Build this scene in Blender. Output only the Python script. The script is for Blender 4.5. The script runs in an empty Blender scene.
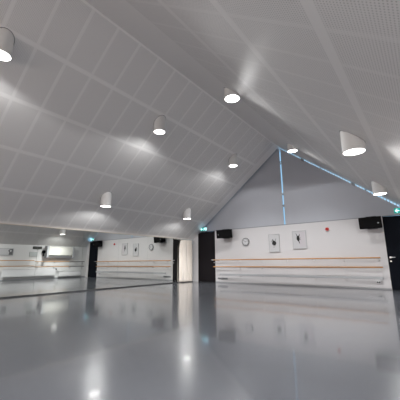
import bpy, bmesh, math, random
from mathutils import Vector, Matrix
random.seed(4)
S = bpy.context.scene
C = S.collection
PI = math.pi

# ------------------------------------------------------------------ room numbers (metres)
D = 10.08            # back wall plane
YR = -4.0            # rear wall (behind the camera)
W = 8.444            # right wall plane
XA, ZA = 4.253, 5.095
ZL, ZR = 1.815, 1.866
HD = 2.096           # head of doors / foot of gable glazing
SL = (ZA - ZL) / XA
SR = (ZA - ZR) / (W - XA)
def ceil(x): return ZL + SL * x if x <= XA else ZR + SR * (W - x)

# ------------------------------------------------------------------ materials
def mat(name, col, rough=.5, metal=0, emit=None, es=0, spec=None, trans=0):
    m = bpy.data.materials.new(name); m.use_nodes = True
    b = m.node_tree.nodes['Principled BSDF']
    b.inputs['Base Color'].default_value = (*col, 1)
    b.inputs['Roughness'].default_value = rough
    b.inputs['Metallic'].default_value = metal
    if spec is not None: b.inputs['IOR'].default_value = spec
    if emit:
        b.inputs['Emission Color'].default_value = (*emit, 1); b.inputs['Emission Strength'].default_value = es
    return m
def noisy(name, col, col2, scale=3, rough=.5, bump=0, stretch=(1, 1, 1), bscale=40, **k):
    m = mat(name, col, rough, **k); t = m.node_tree; N = t.nodes; L = t.links
    b = N['Principled BSDF']
    tc = N.new('ShaderNodeTexCoord'); mp = N.new('ShaderNodeMapping'); mp.inputs['Scale'].default_value = stretch
    L.new(tc.outputs['Object'], mp.inputs[0])
    n = N.new('ShaderNodeTexNoise'); n.inputs['Scale'].default_value = scale; n.inputs['Detail'].default_value = 4
    L.new(mp.outputs[0], n.inputs[0])
    mx = N.new('ShaderNodeMix'); mx.data_type = 'RGBA'
    mx.inputs[6].default_value = (*col, 1); mx.inputs[7].default_value = (*col2, 1)
    L.new(n.outputs[0], mx.inputs[0]); L.new(mx.outputs[2], b.inputs['Base Color'])
    if bump:
        n2 = N.new('ShaderNodeTexNoise'); n2.inputs['Scale'].default_value = bscale
        L.new(mp.outputs[0], n2.inputs[0])
        bp = N.new('ShaderNodeBump'); bp.inputs['Strength'].default_value = bump; bp.inputs['Distance'].default_value = .01
        L.new(n2.outputs[0], bp.inputs['Height']); L.new(bp.outputs[0], b.inputs['Normal'])
    return m

def ceiling_mat(name, px, offx, py, offy, seam_w, xlo, xhi, pan, seam, holes=1.0, seam_fade=None):
    """perforated plaster boards with smooth taped joints; all from object coordinates"""
    m = mat(name, pan, .55); t = m.node_tree; N = t.nodes; L = t.links
    b = N['Principled BSDF']
    def M(op, a, c=None, clamp=False):
        n = N.new('ShaderNodeMath'); n.operation = op; n.use_clamp = clamp
        for i, v in enumerate((a, c)):
            if v is None: continue
            if isinstance(v, (int, float)): n.inputs[i].default_value = v
            else: L.new(v, n.inputs[i])
        return n.outputs[0]
    tc = N.new('ShaderNodeTexCoord'); sp = N.new('ShaderNodeSeparateXYZ'); L.new(tc.outputs['Object'], sp.inputs[0])
    x, y = sp.outputs[0], sp.outputs[1]
    def line(v, off, per, w):
        u = M('PINGPONG', M('SUBTRACT', v, off), per / 2)       # distance to the nearest joint
        return M('SUBTRACT', 1, M('MULTIPLY', M('SUBTRACT', u, w), 1 / .012, ), True) if False else M('SUBTRACT', 1, M('MULTIPLY', M('SUBTRACT', u, w), 70.0), True)
    s1 = line(x, offx, px, seam_w[0]); s2 = line(y, offy, py, seam_w[1])
    if seam_fade: s2 = M('MULTIPLY', s2, seam_fade)
    s = M('MAXIMUM', s1, s2)
    # plain margins (no perforation): along the ridge and next to the back wall
    marg = M('MAXIMUM', M('GREATER_THAN', y, D - .42), M('MAXIMUM', M('LESS_THAN', x, xlo), M('GREATER_THAN', x, xhi)))
    s = M('MAXIMUM', s, marg)
    hx = M('PINGPONG', x, .0085); hy = M('PINGPONG', y, .0105)
    r = M('SQRT', M('ADD', M('POWER', M('MULTIPLY', hx, 1.27), 2), M('POWER', hy, 2)))
    hole = M('MULTIPLY', M('LESS_THAN', r, .005), M('SUBTRACT', 1, s, True))
    hole = M('MULTIPLY', hole, holes)
    nz = N.new('ShaderNodeTexNoise'); nz.inputs['Scale'].default_value = .9; L.new(tc.outputs['Object'], nz.inputs[0])
    tint = M('MULTIPLY', M('SUBTRACT', nz.outputs[0], .5), .12)
    mx = N.new('ShaderNodeMix'); mx.data_type = 'RGBA'; mx.inputs[6].default_value = (*pan, 1); mx.inputs[7].default_value = (*seam, 1)
    L.new(M('ADD', s, tint, True), mx.inputs[0])
    m2 = N.new('ShaderNodeMix'); m2.data_type = 'RGBA'; m2.inputs[7].default_value = (.10, .10, .105, 1)
    L.new(hole, m2.inputs[0]); L.new(mx.outputs[2], m2.inputs[6])
    L.new(m2.outputs[2], b.inputs['Base Color'])
    return m

M_wall = noisy('white_paint', (.72, .705, .715), (.68, .668, .68), 1.2, .55)
M_side = noisy('side_wall_paint', (.76, .755, .755), (.70, .70, .70), 1.2, .55)
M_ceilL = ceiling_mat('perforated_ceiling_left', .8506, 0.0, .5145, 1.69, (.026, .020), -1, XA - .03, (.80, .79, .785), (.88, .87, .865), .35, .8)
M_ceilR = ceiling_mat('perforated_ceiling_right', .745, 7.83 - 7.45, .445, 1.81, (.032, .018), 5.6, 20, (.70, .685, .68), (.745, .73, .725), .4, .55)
M_floor = noisy('grey_vinyl', (.066, .071, .083), (.074, .077, .086), .5, .17, bump=0, bscale=2.2, spec=1.45)
M_floor.node_tree.nodes['Principled BSDF'].inputs['Coat Weight'].default_value = .7
M_floor.node_tree.nodes['Principled BSDF'].inputs['Coat Roughness'].default_value = .07
# wear: roughness broken up in soft patches
_t = M_floor.node_tree; _n = _t.nodes.new('ShaderNodeTexNoise'); _n.inputs['Scale'].default_value = .9; _n.inputs['Detail'].default_value = 1
_r = _t.nodes.new('ShaderNodeMapRange'); _r.inputs[1].default_value = 0; _r.inputs[2].default_value = 1; _r.inputs[3].default_value = .20; _r.inputs[4].default_value = .27
_c = _t.nodes.new('ShaderNodeTexCoord'); _t.links.new(_c.outputs['Object'], _n.inputs[0]); _t.links.new(_n.outputs[0], _r.inputs[0])
_t.links.new(_r.outputs[0], _t.nodes['Principled BSDF'].inputs['Roughness'])
M_mirror = mat('mirror_silver', (.80, .825, .80), 0.0, 1)
M_edge = mat('mirror_edge', (.30, .34, .32), .3)
M_beige = mat('beige_trim', (.66, .60, .52), .45)
M_dark = mat('dark_channel', (.035, .035, .037), .5)
M_doorL = noisy('charcoal_door', (.012, .010, .012), (.015, .013, .015), 2, .6, spec=1.2)
M_doorR = noisy('navy_door', (.006, .0075, .012), (.008, .0095, .014), 2, .6, spec=1.12)
M_steel = mat('brushed_steel', (.62, .62, .63), .3, 1)
M_wood = noisy('barre_wood', (.60, .32, .13), (.50, .25, .095), 6, .4, stretch=(.3, 6, 6))
M_wood2 = noisy('barre_wood_pale', (.55, .33, .17), (.48, .27, .12), 6, .4, stretch=(6, .3, 6))
M_grey = mat('grey_enamel', (.40, .41, .43), .4)
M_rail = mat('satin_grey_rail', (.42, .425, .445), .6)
M_light = mat('white_enamel', (.74, .74, .75), .35)
M_cream = mat('cream_plastic', (.62, .615, .57), .45)
M_black = mat('black_cabinet', (.004, .004, .005), .7, spec=1.15)
M_grille = noisy('black_grille', (.008, .008, .009), (.012, .012, .012), 160, .8, spec=1.1)
M_bluegrey = mat('dark_rail', (.16, .15, .14), .4)
M_blind = noisy('grey_blackout_cloth', (.49, .505, .555), (.53, .545, .595), .8, .8, bump=.05, bscale=1.4, stretch=(2.2, 1, .4))
M_curtain = noisy('cream_cloth', (.86, .77, .68), (.90, .85, .79), 2.4, .85, stretch=(3, 9, .25))
M_red = mat('red_plastic', (.62, .02, .02), .35)
M_ink = mat('black_ink', (.012, .012, .013), .6)
M_paper = mat('print_paper', (.60, .60, .615), .5)
M_paper2 = mat('print_paper_rose', (.60, .57, .60), .5)
M_frame = mat('pale_frame', (.50, .50, .52), .4)
M_clockface = mat('clock_face', (.66, .66, .68), .4)
M_clockrim = mat('clock_rim', (.22, .23, .24), .35, .6)
M_glow = mat('lamp_glow', (1, 1, 1), .5, emit=(1.0, .98, .95), es=9)
M_lamp = noisy('lamp_white_metal', (.82, .815, .81), (.78, .775, .77), 3, .4)
M_green = mat('exit_green', (.0, .25, .2), .4, emit=(.0, .36, .30), es=.75)
M_white_e = mat('exit_white', (.9, .95, .95), .4, emit=(.6, .95, 1), es=1.5)
M_alu = mat('window_frame_grey', (.30, .32, .35), .4, .3)
M_glass = bpy.data.materials.new('window_glass'); M_glass.use_nodes = True
_t = M_glass.node_tree; _t.nodes.clear()
_o = _t.nodes.new('ShaderNodeOutputMaterial'); _a = _t.nodes.new('ShaderNodeBsdfTransparent'); _b = _t.nodes.new('ShaderNodeBsdfGlossy')
_a.inputs[0].default_value = (.9, .96, 1, 1); _b.inputs['Roughness'].default_value = .02
_m = _t.nodes.new('ShaderNodeMixShader'); _m.inputs[0].default_value = .07
_t.links.new(_a.outputs[0], _m.inputs[1]); _t.links.new(_b.outputs[0], _m.inputs[2]); _t.links.new(_m.outputs[0], _o.inputs[0])

M_tint = M_glass.copy(); M_tint.name = 'sky_filter_glass'  # added warm filter for the sky light through the unseen rear window
for _n in M_tint.node_tree.nodes:
    if _n.type == 'BSDF_TRANSPARENT': _n.inputs[0].default_value = (.62, .56, .52, 1)
# ------------------------------------------------------------------ mesh helpers
def box(bm, x0, x1, y0, y1, z0, z1, bev=0):
    vs = [bm.verts.new((x, y, z)) for x in (x0, x1) for y in (y0, y1) for z in (z0, z1)]
    fs = [bm.faces.new([vs[i] for i in f]) for f in ((0, 1, 3, 2), (4, 6, 7, 5), (0, 4, 5, 1), (2, 3, 7, 6), (0, 2, 6, 4), (1, 5, 7, 3))]
    if bev:
        es = list({e for f in fs for e in f.edges})
        bmesh.ops.bevel(bm, geom=es, offset=bev, segments=2, affect='EDGES', profile=.6)
def prism(bm, pts, axis, a, b):
    """polygon pts extruded along axis from a to b; pts are the two other coordinates in order"""
    def P(p, t):
        return {'x': (t, p[0], p[1]), 'y': (p[0], t, p[1]), 'z': (p[0], p[1], t)}[axis]
    A = [bm.verts.new(P(p, a)) for p in pts]; B = [bm.verts.new(P(p, b)) for p in pts]
    n = len(pts); bm.faces.new(A); bm.faces.new(B[::-1])
    for i in range(n): bm.faces.new((A[i], B[i], B[(i + 1) % n], A[(i + 1) % n]))
def tube(bm, path, r, n=10, cap=True):
    path = [Vector(p) for p in path]; rings = []
    for i, p in enumerate(path):
        d = (path[min(i + 1, len(path) - 1)] - path[max(i - 1, 0)]).normalized()
        up = Vector((0, 0, 1)) if abs(d.z) < .9 else Vector((1, 0, 0))
        u = d.cross(up).normalized(); v = d.cross(u)
        rings.append([bm.verts.new(p + r * (math.cos(2 * PI * k / n) * u + math.sin(2 * PI * k / n) * v)) for k in range(n)])
    for a, b in zip(rings, rings[1:]):
        for k in range(n): bm.faces.new((a[k], a[(k + 1) % n], b[(k + 1) % n], b[k]))
    if cap: bm.faces.new(rings[0][::-1]); bm.faces.new(rings[-1])
def disc_y(bm, cx, y0, y1, cz, r, n=32, r1=None):
    prism(bm, [(cx + r * math.cos(2 * PI * k / n), cz + r * math.sin(2 * PI * k / n)) for k in range(n)], 'y', y0, y1)
def obj(name, bm, m, parent=None, smooth=False):
    bmesh.ops.recalc_face_normals(bm, faces=bm.faces)
    me = bpy.data.meshes.new(name); bm.to_mesh(me); bm.free(); me.materials.append(m)
    o = bpy.data.objects.new(name, me); C.objects.link(o)
    if smooth:
        for p in me.polygons: p.use_smooth = True
        try: me.set_sharp_from_angle(angle=math.radians(35))
        except Exception: pass
    if parent: o.parent = parent
    return o
def B(): return bmesh.new()
def thing(name, label, cat, loc=(0, 0, 0), group=None):
    o = bpy.data.objects.new(name, None); C.objects.link(o); o.location = loc; o.empty_display_size = .1
    o['label'] = label; o['category'] = cat
    if group: o['group'] = group
    return o
def tag(o, label, cat, group=None):
    o['label'] = label; o['category'] = cat
    if group: o['group'] = group
    return o
def struct(name, bm, m, parent=None, smooth=False):
    o = obj(name, bm, m, parent, smooth)
    if not parent: o['kind'] = 'structure'
    return o
def tri_free(bm, pts, y):
    bm.faces.new([bm.verts.new((p[0], y, p[1])) for p in pts])

# ------------------------------------------------------------------ room shell
bm = B(); box(bm, -.3, W + .3, YR - .3, D + .3, -.2, 0); struct('floor', bm, M_floor)
bm = B(); box(bm, -.25, -.034, YR - .25, D + .25, 0, ZL - .27 * SL); struct('wall_left', bm, M_side)
bm = B(); box(bm, W, W + .12, YR, D, 0, ZR - .12 * SR); struct('wall_right', bm, M_side)
bm = B(); t = .25
xl = -.3; prism(bm, [(xl, ceil(xl)), (XA, ZA), (XA, ZA + t), (xl, ceil(xl) + t)], 'y', YR - .3, D + .3)
struct('ceiling_left', bm, M_ceilL)
bm = B(); xr = W + .3; prism(bm, [(XA, ZA), (xr, ceil(xr)), (xr, ceil(xr) + t), (XA, ZA + t)], 'y', YR - .3, D + .3)
struct('ceiling_right', bm, M_ceilR)

# back wall: white lower wall around the two door openings
DL0, DL1, DR0, DR1 = .293, 1.188, 7.266, 8.17
bm = B()
prism(bm, [(-.033, 0), (DL0, 0), (DL0, ceil(DL0) - .001), (-.033, ceil(-.033) - .001)], 'y', D, D + .22)
prism(bm, [(DL1, 0), (DR0, 0), (DR0, HD), (DL1, HD)], 'y', D, D + .22)
prism(bm, [(DR1, 0), (W, 0), (W, ZR), (DR1, ceil(DR1) - .001)], 'y', D, D + .22)
struct('wall_back', bm, M_wall)
# rear wall; its broad unseen window is added to light the room
bm = B(); RW0, RW1, RZ0, RZ1 = .9, 7.5, .85, 2.25
prism(bm, [(0, 0), (RW0, 0), (RW0, ceil(RW0)), (0, ZL)], 'y', YR - .2, YR)
prism(bm, [(RW1, 0), (W, 0), (W, ZR), (RW1, ceil(RW1))], 'y', YR - .2, YR)
box(bm, RW0, RW1, YR - .2, YR, 0, RZ0)
prism(bm, [(RW0, RZ1), (RW1, RZ1), (RW1, ceil(RW1)), (XA, ZA), (RW0, ceil(RW0))], 'y', YR - .2, YR)
struct('wall_rear', bm, M_wall)
bm = B()
for k in range(6):
    x = RW0 + .03 + (RW1 - RW0 - .06) * k / 5; box(bm, x - .03, x + .03, YR - .14, YR - .06, RZ0, RZ1)
box(bm, RW0, RW1, YR - .14, YR - .06, RZ0, RZ0 + .06); box(bm, RW0, RW1, YR - .14, YR - .06, RZ1 - .06, RZ1)
w2 = struct('window_added', bm, M_alu)
bm = B(); box(bm, RW0, RW1, YR - .105, YR - .095, RZ0, RZ1); obj('pane', bm, M_tint, w2)

# skirting along the back wall
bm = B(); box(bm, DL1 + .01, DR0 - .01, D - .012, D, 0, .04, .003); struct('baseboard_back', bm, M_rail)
bm = B(); box(bm, W - .012, W, YR, D - .02, 0, .05, .003); struct('baseboard_right', bm, M_grey)

# gable glazing behind the blinds
XG0 = (HD - ZL) / SL; XG1 = W - (HD - ZR) / SR
bm = B()
def slope_bar(bm, xa, xb, dz0, dz1, y0, y1):
    prism(bm, [(xa, ceil(xa) - dz0), (xb, ceil(xb) - dz0), (xb, ceil(xb) - dz1), (xa, ceil(xa) - dz1)], 'y', y0, y1)
box(bm, DL1, DR0, D + .225, D + .27, HD, HD + .05)
for x in (1.6, 2.9, 5.6, 6.9): box(bm, x - .025, x + .025, D + .225, D + .27, HD, ceil(x) - .02)
for z in (2.83, 3.28, 4.5): 
    box(bm, XG0 + (z - HD) / SL + .02, XG1 - (z - HD) / SR - .02, D + .225, D + .27, z - .02, z + .02)
w1 = struct('window_1', bm, M_alu)
bm = B(); prism(bm, [(DL1 - .6, HD + .02), (DR0 + .6, HD + .02), (XA, ZA - .01)], 'y', D + .245, D + .25); obj('pane', bm, M_glass, w1)

# blackout blinds filling the gable, a narrow gap left between them and along the right slope
yb0, yb1 = D + .035, D + .06
gL, gR, gm = .03, .058, .028
tl = thing('gable_blind', 'grey cloth blackout blind on the left half of the gable above the clock', 'blind', (2.6, D + .05, HD), 'blackout blinds in the gable')
bm = B()
xm = XA - gm
P = [(XG0 + .03, HD + .004), (xm, HD + .004), (xm, ceil(xm) - gL), (XG0 + .03, ceil(XG0 + .03) - .015)]
prism(bm, P, 'y', yb0, yb1); o = obj('cloth', bm, M_blind, tl); o.matrix_parent_inverse = Matrix.Translation(-tl.location)
bm = B(); box(bm, XG0 + .05, xm, yb0 - .012, yb0 - .001, HD + .004, HD + .03); o = obj('hem_bar', bm, M_alu, tl); o.matrix_parent_inverse = Matrix.Translation(-tl.location)
tr = thing('gable_blind', 'grey cloth blackout blind on the right half of the gable, outside light leaking along its slope', 'blind', (6, D + .05, HD), 'blackout blinds in the gable')
bm = B(); xm = XA + gm
P = [(xm, HD + .004), (XG1 - .08, HD + .004), (XG1 - .08, ceil(XG1 - .08) - .03), (xm, ceil(xm) - gR)]
P = [(xm, HD + .004), (XG1 - .12, HD + .004), (xm, ceil(xm) - gR)]
prism(bm, P, 'y', yb0, yb1); o = obj('cloth', bm, M_blind, tr); o.matrix_parent_inverse = Matrix.Translation(-tr.location)
bm = B(); box(bm, xm, XG1 - .14, yb0 - .012, yb0 - .001, HD + .004, HD + .03); o = obj('hem_bar', bm, M_alu, tr); o.matrix_parent_inverse = Matrix.Translation(-tr.location)
# little fixing clips that cross the gap
for z in (4.50, 3.28, 2.83):
    bm = B(); box(bm, XA - .05, XA + .05, yb0 - .014, yb0 - .002, z - .018, z + .018, .003)
    o = obj('clip', bm, M_alu, tr); o.matrix_parent_inverse = Matrix.Translation(-tr.location)
bm = B(); x = XA + .1
while x < XG1 - .25:
    z = ceil(x); prism(bm, [(x, z - .015), (x + .018, z + -.015 - .018 * SR), (x + .022 , z - .10 - .018 * SR), (x, z - .10)], 'y', yb0 + .002, yb1 - .002)
    x += .075
o = obj('edge_lacing', bm, M_light, tr); o['kind'] = 'stuff'; o.matrix_parent_inverse = Matrix.Translation(-tr.location)
for x in (5.08, 6.61):
    bm = B(); z = ceil(x); prism(bm, [(x - .05, z - .01 + .05 * SR), (x + .05, z - .01 - .05 * SR), (x + .05, z - .12 - .05 * SR), (x - .05, z - .12 + .05 * SR)], 'y', yb0 - .014, yb0 - .002)
    o = obj('clip', bm, M_alu, tr); o.matrix_parent_inverse = Matrix.Translation(-tr.location)
# edging strip between left ceiling and blind, leaked light painted in as blue
bm = B(); xs = DL0 + .02; slope_bar(bm, xs + .1, XA - .06, .0005, .075, D - .02, D - .001); struct('trim_1', bm, mat('leak_blue_trim', (.36, .40, .46), .5))

# ------------------------------------------------------------------ doors
def door(name, x0, x1, m, hx, side):
    bm = B()
    top = lambda x: min(HD - .006, ceil(x) - .012)
    prism(bm, [(x0 + .012, .008), (x1 - .012, .008), (x1 - .012, top(x1 - .012))] + ([(XG0 - .0, top(XG0)), (x0 + .012, top(x0 + .012))] if x0 < 1 else [(W - (HD - ZR) / SR, top(W - (HD - ZR) / SR))] if x1 > W - (HD - ZR) / SR and False else [(x0 + .012, top(x0 + .012))]), 'y', D + .004, D + .05)
    leaf = struct(name, bm, m)
    bm = B()
    for a, b in ((x0, x0 + .011), (x1 - .011, x1)): prism(bm, [(a, 0), (b, 0), (b, min(HD, ceil(b) - .004)), (a, min(HD, ceil(a) - .004))], 'y', D - .004, D + .09)
    a = max(x0 + .011, XG0 + .012); b = x1 - .011
    box(bm, a, min(b, XG1 - .01), D - .004, D + .003, HD - .005, HD + .003)
    obj('door_frame', bm, m, leaf)
    bm = B(); tt = min(HD, ceil(x0) , ceil(x1)) ; prism(bm, [(x0 - .05, -.05), (x1 + .05, -.05), (x1 + .05, min(HD + .02, ceil(x1 + .05))), (x0 - .05, min(HD + .02, ceil(x0 - .05)))] if x0 > 1 else [(x0 - .05, -.05), (x1 + .05, -.05), (x1 + .05, HD + .02), (XG0 + .02, HD + .02), (x0 - .05, ceil(x0 - .05))], 'y', D + .221, D + .26); obj('light_block', bm, M_dark, leaf)  # unseen dark slab added behind the door to stop outside light leaking in
    bm = B(); disc_y(bm, hx, D - .012, D + .003, .90, .027, 20); disc_y(bm, hx, D - .014, D + .003, .79, .022, 20)
    tube(bm, [(hx, D - .01, .90), (hx, D - .05, .90), (hx + side * .015, D - .058, .90), (hx + side * .12, D - .058, .90)], .010, 8)
    obj('door_handle', bm, M_steel, leaf, True)
    return leaf
door('door_1', DL0, DL1, M_doorL, 1.135, -1)
door('door_2', DR0, DR1, M_doorR, 7.335, 1)

# ------------------------------------------------------------------ mirrors on the left wall
MT = -.012   # thickness
names = ['furthest wall mirror panel, beside the cream curtain', 'wall mirror panel second from the curtain, reflecting the clock',
         'wall mirror panel third from the curtain, reflecting the framed pictures', 'wall mirror panel fourth from the curtain, reflecting the dark door by the corner',
         'wall mirror panel fifth from the curtain, reflecting the cream wall unit', 'wall mirror panel sixth from the curtain, at the left edge of the photo',
         'wall mirror panel seventh from the curtain', 'wall mirror panel eighth from the curtain']
edges = [10.02, 8.72, 7.42, 6.12, 4.82, 3.52, 2.22, .92, -.38]
for i, (b, a) in enumerate(zip(edges, edges[1:])):
    mp = thing('wall_mirror', names[i], 'mirror', (0, (a + b) / 2, 0), 'mirror panels along the left wall')
    inv = Matrix.Translation(-mp.location)
    bm = B(); box(bm, -.033, MT - .001, a + .002, b - .002, .03, ZL - .04)
    o = obj('glass_edge', bm, M_edge, mp); o.matrix_parent_inverse = inv
    bm = B(); vs = [bm.verts.new(p) for p in ((MT, a + .002, .03), (MT, b - .002, .03), (MT, b - .002, ZL - .04), (MT, a + .002, ZL - .04))]
    bm.faces.new(vs); o = obj('mirror_glass', bm, M_mirror, mp); o.matrix_parent_inverse = inv
bm = B(); box(bm, -.033, .03, -.4, 10.03, ZL - .04, ZL - .034 * SL - .002, .003); struct('trim_2', bm, M_beige)
bm = B(); box(bm, -.033, .01, -.4, 10.03, 0, .03); struct('trim_3', bm, M_dark)

# ------------------------------------------------------------------ curtain
cu = thing('curtain', 'cream full-length curtain gathered in the corner between mirrors and charcoal door', 'curtain', (.12, 9.5, 0))
inv = Matrix.Translation(-cu.location)
bm = B(); n = 130; rows = 26; grid = []
for j in range(rows + 1):
    t = j / rows; z = .012 + t * (ZL - .075 - .012)
    row = []
    for i in range(n + 1):
        s = i / n
        spread = 1 - .16 * max(0, (t - .75) / .25) ** 2
        y = 9.12 + .78 * (1 - (1 - s) * spread)
        amp = .05 * (.65 + .35 * math.sin(s * 9 + 1)) * (1 - .25 * t)
        q = min(1, s / .14); x = .012 + .085 * q + amp * .8 * (.25 + .75 * q) * math.sin(s * 2 * PI * 9 + .5 * math.sin(t * 3 + s * 5)) + .012 * math.sin(s * 71 + t * 2)
        row.append(bm.verts.new((x, y, z)))
    grid.append(row)
for j in range(rows):
    for i in range(n): bm.faces.new((grid[j][i], grid[j][i + 1], grid[j + 1][i + 1], grid[j + 1][i]))
o = obj('cloth', bm, M_curtain, cu, True); o.matrix_parent_inverse = inv
md = o.modifiers.new('thick', 'SOLIDIFY'); md.thickness = .004
bm = B(); tube(bm, [(.085, 8.95, ZL - .045), (.085, 10.06, ZL - .045)], .012, 10); o = obj('curtain_rail', bm, M_light, cu, True); o.matrix_parent_inverse = inv
for k in range(10):
    bm = B(); y = 9.2 + k * .072; pts = [(.085 + .017 * math.cos(a), y, ZL - .055 + .02 * math.sin(a)) for a in [2 * PI * q / 12 for q in range(13)]]
    tube(bm, pts, .003, 6)
    o = obj('curtain_ring', bm, M_light, cu); o.matrix_parent_inverse = inv

# ------------------------------------------------------------------ ballet barres
def rail_set(name, label, rails, brs, axis, wallc, off, inward):
    """rails: (z, c0, c1, radius, material, partname) along axis; brs: bracket positions"""
    t = thing(name, label, 'barre', (0, 0, 0))
    for z, a, b, r, m, pn in rails:
        bm = B(); c = wallc + inward * off
        p = [(a, c, z), (b, c, z)] if axis == 'x' else [(c, a, z), (c, b, z)]
        if pn == 'grey_rail': box(bm, a, b, c - .02, c + .02, z - .036, z + .036, .008)
        else: tube(bm, p, r, 14)
        obj(pn, bm, m, t, pn != 'grey_rail')
    zs = sorted(r[0] for r in rails)
    for q in brs:
        def P(u, d, z): return (u, wallc + inward * d, z) if axis == 'x' else (wallc + inward * d, u, z)
        for z in zs:
            bm = B()
            tube(bm, [P(q, .002, z - .06), P(q, .05, z - .065), P(q, off - .02, z - .045), P(q, off, z - .012)], .008, 8)
            if axis == 'x': box(bm, q - .02, q + .02, wallc - .006, wallc - .0005, z - .10, z - .02, .002)
            else: box(bm, wallc - .006, wallc - .0005, q - .02, q + .02, z - .10, z - .02, .002)
            obj('bracket', bm, M_light, t, True)
    return t
rail_set('ballet_barre', 'white-bracketed triple ballet barre, two wooden rails over a grey one, on the back wall',
         [(.895, 1.20, 7.10, .021, M_wood, 'wooden_rail'), (.625, 1.20, 7.13, .021, M_wood, 'wooden_rail'), (.325, 1.50, 7.11, .034, M_rail, 'grey_rail')],
         [1.45, 2.40, 3.33, 4.27, 5.19, 6.10, 7.04], 'x', D, .15, -1)
rail_set('ballet_barre', 'pale wooden double ballet barre on the right wall, seen in the mirror below the notice',
         [(.97, 2.6, 6.98, .021, M_wood2, 'wooden_rail'), (.69, 2.6, 6.98, .021, M_wood2, 'wooden_rail')], [2.8, 3.8, 4.8, 5.8, 6.8], 'y', W, .15, -1)
rail_set('ballet_barre', 'wooden double ballet barre on the right wall, seen in the mirror under the cream unit',
         [(.915, 7.02, 8.9, .019, M_wood2, 'wooden_rail'), (.64, 7.02, 8.9, .019, M_wood2, 'wooden_rail'),
          (.905, 8.9, 9.86, .019, M_bluegrey, 'dark_rail'), (.63, 8.9, 9.86, .019, M_bluegrey, 'dark_rail')], [7.2, 8.1, 9.0, 9.8], 'y', W, .15, -1)

# ------------------------------------------------------------------ speakers
def speaker(label, cx, cz, yaw, tilt, flip, hw=.30):
    t = thing('wall_speaker', label, 'speaker', (cx, D - .20, cz), 'wall speakers')
    w, h, d = hw, .17, .15
    bm = B()
    # cabinet: wide front face, narrower back
    pts = [(-w, -d), (w, -d), (w - .015, -d + .10), (w - .13, d), (-w + .13, d), (-w + .015, -d + .10)]
    prism(bm, pts, 'z', -h, h)
    bmesh.ops.bevel(bm, geom=list(bm.edges), offset=.012, segments=2, affect='EDGES')
    cab = obj('cabinet', bm, M_black, t, True)
    bm = B(); box(bm, -w + .02, w - .02, -d - .012, -d - .0005, -h + .02, h - .02, .004); g = obj('grille', bm, M_grille, t)
    bm = B(); box(bm, flip * (w - .09) - .02, flip * (w - .09) + .02, -d - .016, -d - .0125, -.03, -.005, .002); bd = obj('badge', bm, M_grey, t)
    bm = B()
    tube(bm, [(-.12, .16, h + .012), (-.12, 0, h + .012), (.12, 0, h + .012), (.12, .16, h + .012)], .008, 6)
    yk = obj('yoke', bm, M_black, t); bm = B()
    tube(bm, [(-.12, .16, -h - .012), (-.12, 0, -h - .012), (.12, 0, -h - .012), (.12, .16, -h - .012)], .008, 6)
    for o in (cab, g, bd, yk, obj('yoke', bm, M_black, t)):
        o.rotation_euler = (tilt, 0, yaw)
    bm = B(); box(bm, -.13, .13, .187, .199, -h + .03, h + .02, .003); box(bm, -.05, .05, .135, .187, -.06, .06, .004)
    obj('wall_plate', bm, M_black, t)
speaker('black loudspeaker on the back wall beside the charcoal door, left of the clock', 1.845, 1.92, math.radians(10), math.radians(6), -1, .335)
speaker('black loudspeaker on the back wall beside the navy door, right of the red button', 6.99, 1.915, math.radians(-4), math.radians(6), 1)

# ------------------------------------------------------------------ clock
cx, cz = 2.655, 1.57
ck = thing('wall_clock', 'round white wall clock with grey rim on the back wall', 'clock', (cx, D, cz))
inv = Matrix.Translation(-ck.location)
def cp(name, bm, m, sm=False):
    o = obj(name, bm, m, ck, sm); o.matrix_parent_inverse = inv; return o
bm = B(); R1, R0, n = .155, .132, 48
rings = []
for r, y in ((R1, D - .001), (R1, D - .038), (R1 - .008, D - .046), (R0 + .004, D - .046), (R0, D - .036)):
    rings.append([bm.verts.new((cx + r * math.cos(2 * PI * k / n), y, cz + r * math.sin(2 * PI * k / n))) for k in range(n)])
for a, b in zip(rings, rings[1:]):
    for k in range(n): bm.faces.new((a[k], a[(k + 1) % n], b[(k + 1) % n], b[k]))
cp('rim', bm, M_clockrim, True)
bm = B(); disc_y(bm, cx, D - .034, D - .002, cz, R0 - .001, 48); cp('clock_face', bm, M_clockface)
for k in range(12):
    bm = B(); a = k * PI / 6; c, s = math.cos(a), math.sin(a); r0, r1, hw = R0 * .72, R0 * .93, .007
    prism(bm, [(cx + r0 * c - hw * s, cz + r0 * s + hw * c), (cx + r1 * c - hw * s, cz + r1 * s + hw * c), (cx + r1 * c + hw * s, cz + r1 * s - hw * c), (cx + r0 * c + hw * s, cz + r0 * s - hw * c)], 'y', D - .0365, D - .0345)
    cp('hour_mark', bm, M_ink)

for nm, ang, ln, hw in (('hour_hand', 125, .06, .007), ('minute_hand', 20, .095, .005)):
    bm = B(); a = math.radians(ang); c, s = math.cos(a), math.sin(a)
    prism(bm, [(cx - .015 * c - hw * s, cz - .015 * s + hw * c), (cx + ln * c, cz + ln * s), (cx - .015 * c + hw * s, cz - .015 * s - hw * c)], 'y', D - .041 - (.002 if ln > .08 else 0), D - .039 - (.002 if ln > .08 else 0))
    cp(nm, bm, M_ink)

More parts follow.
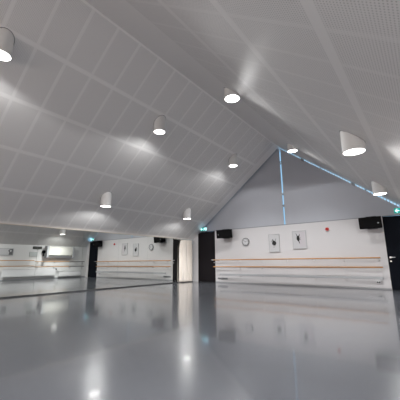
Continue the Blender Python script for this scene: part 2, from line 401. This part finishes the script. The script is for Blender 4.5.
# ------------------------------------------------------------------ framed dance pictures
def picture(label, x0, x1, z0, z1, figure, paper2=None):
    t = thing('framed_picture', label, 'picture', ((x0 + x1) / 2, D, z0), 'framed dancer pictures on the back wall')
    inv = Matrix.Translation(-t.location)
    def add(name, bm, m):
        o = obj(name, bm, m, t); o.matrix_parent_inverse = inv; return o
    f = .014; bm = B()
    box(bm, x0, x0 + f, D - .03, D - .001, z0, z1); box(bm, x1 - f, x1, D - .03, D - .001, z0, z1)
    box(bm, x0 + f, x1 - f, D - .03, D - .001, z0, z0 + f * 1.6); box(bm, x0 + f, x1 - f, D - .03, D - .001, z1 - f, z1)
    add('frame', bm, M_frame)
    bm = B(); box(bm, x0 + f, x1 - f, D - .022, D - .002, z0 + f * 1.6, z1 - f); add('print', bm, M_paper)
    if paper2:
        xx = x0 + (x1 - x0) * .5; bm = B(); box(bm, xx, x1 - f - .012, D - .0235, D - .0222, z0 + .06, z1 - .04); add('tinted_field', bm, M_paper2)
    w, h = x1 - x0, z1 - z0
    bm = B()
    for k, poly in enumerate(figure):
        tri_free(bm, [(x0 + w * a, z0 + h * b) for a, b in poly], D - .0245 - k * .0002)
    add('dancer_silhouette', bm, M_ink)
def circ(a, b, r, asp, n=14): return [(a + r * math.cos(2 * PI * k / n), b + r * asp * math.sin(2 * PI * k / n)) for k in range(n)]
asp1 = .40 / .64
tutu = [(.5 + (.19 + .02 * (k % 2)) * math.cos(2 * PI * k / 22), .49 + (.19 + .02 * (k % 2)) * asp1 * math.sin(2 * PI * k / 22)) for k in range(22)]
fig1 = [tutu, circ(.36, .68, .045, asp1), [(.34, .66), (.42, .56), (.50, .60), (.40, .70)], [(.46, .40), (.50, .40), (.47, .22), (.45, .22)],
        [(.55, .58), (.60, .58), (.70, .74), (.68, .745)], [(.32, .55), (.35, .60), (.22, .64), (.22, .63)], [(.52, .40), (.56, .42), (.62, .33), (.60, .32)]]
fig2 = [[(.32, .66), (.48, .69), (.53, .58), (.50, .48), (.40, .42), (.31, .52)], circ(.43, .70, .04, .5 / .61), [(.34, .68), (.42, .63), (.29, .86), (.26, .86)],
        [(.43, .67), (.50, .64), (.56, .80), (.53, .81)], [(.46, .60), (.47, .57), (.62, .60), (.62, .61)], [(.38, .50), (.47, .48), (.53, .28), (.50, .28)],
        [(.42, .54), (.46, .50), (.60, .51), (.60, .52)], [(.36, .54), (.40, .50), (.40, .42), (.385, .42)]]
picture('white framed picture of a round dark dancer figure, beside the clock', 3.625, 4.03, 1.15, 1.795, fig1)
picture('larger white framed picture of a leaping dark dancer, nearer the red button', 4.52, 4.99, 1.235, 1.85, fig2, True)

# ------------------------------------------------------------------ small wall fittings
t = thing('alarm_button', 'small round red fire alarm button on the back wall', 'alarm', (5.69, D, 1.84)); inv = Matrix.Translation(-t.location)
bm = B(); disc_y(bm, 5.69, D - .035, D - .001, 1.84, .052, 24); o = obj('body', bm, M_red, t, True); o.matrix_parent_inverse = inv
bm = B(); disc_y(bm, 5.69, D - .043, D - .0352, 1.84, .026, 20); o = obj('push_disc', bm, mat('dark_red', (.3, .01, .01), .4), t, True); o.matrix_parent_inverse = inv
t = thing('vent_grille', 'low grey ventilation grille on the back wall beside the charcoal door', 'vent', (1.54, D, .13)); inv = Matrix.Translation(-t.location)
bm = B(); box(bm, 1.30, 1.78, D - .012, D - .001, .125, .20, .002); o = obj('frame', bm, M_grey, t); o.matrix_parent_inverse = inv
bm = B()
for k in range(16): box(bm, 1.32 + k * .0285, 1.32 + k * .0285 + .012, D - .016, D - .0122, .135, .19)
o = obj('slats', bm, mat('vent_dark', (.12, .12, .13), .5), t); o.matrix_parent_inverse = inv
t = thing('wall_socket', 'small grey power socket low on the back wall near the navy door', 'socket', (6.95, D, .19)); inv = Matrix.Translation(-t.location)
bm = B(); box(bm, 6.90, 7.01, D - .012, D - .001, .15, .24, .003); o = obj('plate', bm, M_light, t); o.matrix_parent_inverse = inv
bm = B(); disc_y(bm, 6.93, D - .0135, D - .0122, .195, .02, 14); o = obj('socket_hole', bm, M_ink, t); o.matrix_parent_inverse = inv
bm = B(); disc_y(bm, 6.98, D - .0135, D - .0122, .195, .02, 14); o = obj('socket_hole', bm, M_ink, t); o.matrix_parent_inverse = inv

# ------------------------------------------------------------------ exit signs (running man and arrow)
def exit_sign(label, x0, z0, w, h, y):
    t = thing('exit_sign', label, 'sign', (x0 + w / 2, y, z0), 'illuminated exit signs'); inv = Matrix.Translation(-t.location)
    def add(name, bm, m):
        o = obj(name, bm, m, t); o.matrix_parent_inverse = inv
    bm = B(); box(bm, x0, x0 + w, y - .03, y + .025, z0, z0 + h, .004); add('housing', bm, M_light)
    bm = B(); box(bm, x0 + .008, x0 + w - .008, y - .033, y - .0305, z0 + .008, z0 + h - .008); add('sign_face', bm, M_green)
    f = lambda a, b: (x0 + w * a, z0 + h * b)
    bm = B(); yy = y - .0345
    tri_free(bm, [f(*p) for p in ((.08, .5), (.22, .82), (.27, .82), (.20, .58), (.38, .58), (.38, .42), (.20, .42), (.27, .18), (.22, .18))], yy)
    add('arrow', bm, M_white_e)
    bm = B()
    tri_free(bm, [f(*p) for p in circ(.66, .80, .04, w / h)], yy)
    for poly in ([(.60, .70), (.70, .72), (.68, .45), (.60, .42)], [(.60, .46), (.66, .44), (.56, .30), (.52, .34)], [(.56, .34), (.57, .28), (.45, .14), (.42, .18)],
                 [(.63, .46), (.69, .44), (.74, .26), (.69, .26)], [(.70, .30), (.74, .26), (.74, .12), (.70, .12)], [(.60, .70), (.62, .62), (.50, .56), (.49, .62)], [(.68, .70), (.69, .62), (.78, .50), (.80, .55)]):
        tri_free(bm, [f(*p) for p in poly], yy)
    add('running_figure', bm, M_white_e)
    bm = B(); tri_free(bm, [f(*p) for p in ((.82, .1), (.95, .1), (.95, .9), (.82, .9))], yy); add('door_symbol', bm, M_white_e)
    l = bpy.data.lights.new('sign_light', 'POINT'); l.energy = .35; l.color = (.25, .6, 1); l.shadow_soft_size = .15
    o = bpy.data.objects.new('sign_light', l); C.objects.link(o); o.parent = t; o.location = (.1, -.10, h * .6)
    bm = B(); box(bm, x0 + w / 2 - .03, x0 + w / 2 + .03, y + .025, D + .03, z0 + h * .3, z0 + h * .7); add('mount', bm, M_light)
exit_sign('small lit green exit sign above the charcoal door, in the corner', .50, 2.125, .36, .155, D - .09)
exit_sign('lit green exit sign with white arrow above the navy door', 7.585, 2.13, .36, .165, D - .09)

# ------------------------------------------------------------------ right wall fittings, seen in the mirrors
def at(o, inv): o.matrix_parent_inverse = inv
t = thing('fan_heater', 'large cream box unit on the right wall, seen in the mirror', 'heater', (W, 8.3, 1.15)); inv = Matrix.Translation(-t.location)
bm = B(); prism(bm, [(W - .03, 1.74), (W - .22, 1.72), (W - .27, 1.62), (W - .25, 1.25), (W - .03, 1.22)], 'y', 7.66, 9.02)
bmesh.ops.bevel(bm, geom=list(bm.edges), offset=.012, segments=2, affect='EDGES'); at(obj('housing', bm, M_cream, t, True), inv)
bm = B(); prism(bm, [(W - .03, 1.21), (W - .23, 1.235), (W - .17, 1.12), (W - .03, 1.12)], 'y', 7.70, 8.98); at(obj('air_outlet', bm, M_grey, t), inv)
bm = B(); box(bm, W - .26, W - .001, 7.55, 7.655, 1.12, 1.76, .006); at(obj('side_panel', bm, M_grey, t), inv)
bm = B(); box(bm, W - .26, W - .001, 9.025, 9.10, 1.12, 1.76, .006); at(obj('side_panel', bm, M_grey, t), inv)
def radiator(label, y0, y1, z0, z1, valve):
    t = thing('radiator', label, 'radiator', (W, (y0 + y1) / 2, z0)); inv = Matrix.Translation(-t.location)
    bm = B(); box(bm, W - .12, W - .09, y0, y1, z0, z1, .004)
    y = y0 + .04
    while y < y1 - .04: box(bm, W - .126, W - .119, y, y + .02, z0 + .03, z1 - .03); y += .045
    at(obj('panel', bm, M_light, t), inv)
    bm = B(); box(bm, W - .125, W - .03, y0, y1, z1 + .001, z1 + .012)
    at(obj('top_grille', bm, M_grey, t), inv)
    bm = B(); box(bm, W - .089, W - .0005, y0 + .1, y0 + .14, z0 + .02, z1 - .02); at(obj('bracket', bm, M_grey, t), inv)
    bm = B(); box(bm, W - .089, W - .001, y1 - .14, y1 - .1, z0 + .02, z1 - .02); at(obj('bracket', bm, M_grey, t), inv)
    if True:
        bm = B(); tube(bm, [(W - .06, y1 + .03, 0), (W - .06, y1 + .03, z1 - .04)], .008, 8); at(obj('pipe', bm, M_light, t, True), inv)
    if valve:
        bm = B(); box(bm, W - .10, W - .02, y1 + .005, y1 + .07, z1 - .06, z1 + .02, .008); at(obj('valve', bm, M_dark, t), inv)
radiator('long white radiator with dark valve on the right wall, seen in the mirror', 5.55, 8.18, .16, .515, True)
radiator('low short white radiator by the corner on the right wall, seen in the mirror', 8.36, 9.7, .10, .34, False)
radiator('white radiator at the left photo edge, seen in the mirror', 3.4, 5.35, .16, .45, False)
t = thing('wall_sign', 'small dark rectangular sign plate high on the right wall, seen in the mirror', 'sign', (W, 7.1, 1.6)); inv = Matrix.Translation(-t.location)
bm = B(); box(bm, W - .03, W - .001, 6.90, 7.36, 1.575, 1.715, .004); at(obj('plate', bm, M_dark, t), inv)
bm = B(); box(bm, W - .033, W - .0302, 6.94, 7.32, 1.60, 1.69); at(obj('face', bm, mat('dim_face', (.07, .075, .07), .4), t), inv)
t = thing('notice_sheet', 'pale grey notice sheet on the right wall, seen in the mirror', 'notice', (W, 6.95, 1.2)); inv = Matrix.Translation(-t.location)
bm = B(); box(bm, W - .024, W - .001, 6.76, 7.16, 1.17, 1.42); at(obj('board', bm, mat('notice_edge', (.42, .44, .44), .5), t), inv)
bm = B(); box(bm, W - .026, W - .0242, 6.775, 7.145, 1.185, 1.405); at(obj('paper', bm, mat('notice_grey', (.52, .55, .55), .5), t), inv)
t = thing('wall_thermostat', 'black round-headed thermostat beside the cream box unit, seen in the mirror', 'thermostat', (W, 7.46, 1.3)); inv = Matrix.Translation(-t.location)
bm = B()
prism(bm, [(7.47 + .085 * math.cos(a), 1.44 + .085 * math.sin(a)) for a in [2 * PI * k / 20 for k in range(20)]], 'x', W - .09, W - .001); at(obj('head', bm, M_black, t, True), inv)
bm = B(); box(bm, W - .05, W - .001, 7.44, 7.51, 1.20, 1.36, .006); at(obj('stem', bm, M_dark, t), inv)
t = thing('landscape_poster', 'wide framed pale poster with dark dancer on the right wall, seen in the mirror', 'picture', (W, 5.4, 1.2)); inv = Matrix.Translation(-t.location)
bm = B(); y0, y1, z0, z1 = 4.75, 5.98, 1.22, 1.57
for a, b, c, d in ((y0, y0 + .02, z0, z1), (y1 - .02, y1, z0, z1), (y0 + .02, y1 - .02, z0, z0 + .02), (y0 + .02, y1 - .02, z1 - .02, z1)): box(bm, W - .03, W - .001, a, b, c, d)
at(obj('frame', bm, M_grey, t), inv)
bm = B(); box(bm, W - .02, W - .002, y0 + .02, y1 - .02, z0 + .02, z1 - .02); at(obj('print', bm, M_paper, t), inv)
bm = B()
prism(bm, [(5.78, 1.25), (5.955, 1.25), (5.955, 1.545), (5.82, 1.545), (5.74, 1.45), (5.80, 1.38)], 'x', W - .022, W - .0202); at(obj('dark_field', bm, mat('print_dark', (.14, .14, .145), .5), t), inv)
bm = B(); prism(bm, [(5.86 + .04 * math.cos(a), 1.45 + .06 * math.sin(a)) for a in [2 * PI * k / 14 for k in range(14)]], 'x', W - .024, W - .0222); at(obj('pale_face', bm, M_paper, t), inv)

# ------------------------------------------------------------------ cylinder downlights growing out of the slopes
LR = .145
def lamp(x, y, zc, label, beam=148, e=1.0):
    """zc = height of the lamp mouth's centre"""
    t = thing('ceiling_lamp', label, 'lamp', (x, y, zc), 'white cylinder downlights on the sloping ceiling')
    inv = Matrix.Translation(-t.location); n = 40
    s = 1 if x < XA else -1
    bm = B(); tops, bots, inn, inb = [], [], [], []
    for k in range(n):
        a = 2 * PI * k / n; c, q = math.cos(a), math.sin(a)
        px, py = x + LR * c, y + LR * q
        tops.append(bm.verts.new((px, py, ceil(px) - .0005))); bots.append(bm.verts.new((px, py, zc)))
        inn.append(bm.verts.new((x + (LR - .008) * c, y + (LR - .008) * q, zc))); inb.append(bm.verts.new((x + (LR - .008) * c, y + (LR - .008) * q, zc + .02)))
    for a, b in ((tops, bots), (bots, inn), (inn, inb)):
        for k in range(n): bm.faces.new((a[k], a[(k + 1) % n], b[(k + 1) % n], b[k]))
    o = obj('housing', bm, M_lamp, t, True); at(o, inv)
    bm = B(); vs = []
    prism(bm, [(x + (LR - .009) * math.cos(2 * PI * k / n), y + (LR - .009) * math.sin(2 * PI * k / n)) for k in range(n)], 'z', zc + .006, zc + .012)
    o = obj('diffuser', bm, M_glow, t); at(o, inv)
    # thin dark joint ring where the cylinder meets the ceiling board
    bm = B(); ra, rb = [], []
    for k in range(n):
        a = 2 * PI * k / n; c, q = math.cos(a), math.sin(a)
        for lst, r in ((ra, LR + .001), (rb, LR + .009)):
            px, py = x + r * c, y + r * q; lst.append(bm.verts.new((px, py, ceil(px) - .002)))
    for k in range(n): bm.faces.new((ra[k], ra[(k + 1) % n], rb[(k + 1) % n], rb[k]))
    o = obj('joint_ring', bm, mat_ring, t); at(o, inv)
    for nm, ang, en, bl in (('downlight_beam', 120, 300 * e, 1.0), ('downlight_spill', beam, (36 if beam < 150 else 45) * e, .05 if beam < 150 else .2 if y > 7 else .12)):
        l = bpy.data.lights.new(nm, 'SPOT'); l.energy = en; l.spot_size = math.radians(ang); l.spot_blend = bl; l.shadow_soft_size = .10; l.color = (.985, .985, .975)
        o = bpy.data.objects.new(nm, l); C.objects.link(o); o.parent = t; o.location = (0, 0, -.03)
mat_ring = mat('joint_dark', (.12, .12, .12), .7)
lamps = [
 (3.27, 1.24, 'left'), (3.255, 4.75, 'left'), (3.285, 8.25, 'left'), (1.12, 4.76, 'left'), (1.16, 8.30, 'left'),
 (5.62, 4.38, 'right'), (5.40, 8.20, 'right'), (7.575, 4.35, 'right'), (7.49, 7.96, 'right'), 
 (1.05, 1.25, ''), (5.6, .75, ''), (7.5, .78, ''), (3.2, -2.4, ''), (1.05, -2.4, ''), (5.5, -2.6, ''), (7.5, -2.6, '')]  # this row is out of view, added to light the room
lab = ['white cylinder downlight cut by the left photo edge', 'white cylinder downlight in the middle of the left ceiling slope',
       'white cylinder downlight on the left slope, nearest the gable cloth', 'low white cylinder downlight on the left slope above the mirror middle',
       'low white cylinder downlight on the left slope above the cream curtain', 'white cylinder downlight just right of the ridge, mid ceiling',
       'white cylinder downlight near the gable peak on the right slope', 'largest white cylinder downlight, on the lower right slope',
       'white cylinder downlight on the right slope above the right loudspeaker']
for i, (x, y, _) in enumerate(lamps):
    dz = .155 if i in (5, 6) else .29 if x < XA else .235
    lamp(x, y, ceil(x) - dz, lab[i] if i < 9 else 'added unseen white cylinder downlight behind the camera, row %s' % ('by the rear window' if y < 0 else 'over the camera'),
         146 if i in (5, 6) else 166 if i < 9 else 122)

# ------------------------------------------------------------------ sky, and the fill light added outside
w = bpy.data.worlds.new('World'); S.world = w; w.use_nodes = True
bg = w.node_tree.nodes['Background']; bg.inputs[0].default_value = (.42, .68, .90, 1); bg.inputs[1].default_value = 1.0
l = bpy.data.lights.new('daylight_fill', 'AREA'); l.shape = 'RECTANGLE'; l.size = 6.4; l.size_y = 1.3; l.energy = 420; l.color = (.98, 1, 1)  # area light added behind the unseen rear window to fill the room
o = bpy.data.objects.new('daylight_fill', l); C.objects.link(o); o.location = (4.2, YR - .5, 1.55); o.rotation_euler = (math.radians(95), 0, 0)

# ------------------------------------------------------------------ camera
f, yaw, pit, rol = 289.09, -.65795, .21193, -.00843
fw = Vector((math.sin(yaw) * math.cos(pit), math.cos(yaw) * math.cos(pit), math.sin(pit)))
r = Vector((math.cos(yaw), -math.sin(yaw), 0)); u = r.cross(fw)
r2 = r * math.cos(rol) + u * math.sin(rol); u2 = -r * math.sin(rol) + u * math.cos(rol)
cam = bpy.data.objects.new('camera', bpy.data.cameras.new('camera')); C.objects.link(cam)
cam.data.sensor_width = 36; cam.data.lens = f / 400 * 36; cam.data.clip_start = .02
m = Matrix.Identity(4)
for i in range(3): m[i][0] = r2[i]; m[i][1] = u2[i]; m[i][2] = -fw[i]; 
m[0][3], m[1][3], m[2][3] = 8.2013, 0, .81
cam.matrix_world = m
S.camera = cam
S.view_settings.view_transform = 'Standard'; S.view_settings.look = 'None'; S.view_settings.exposure = 0.13
S.cycles.use_denoising = True
S.cycles.caustics_reflective = False; S.cycles.caustics_refractive = False
S.cycles.max_bounces = 10; S.cycles.diffuse_bounces = 6; S.cycles.glossy_bounces = 6
S.cycles.sample_clamp_indirect = 6
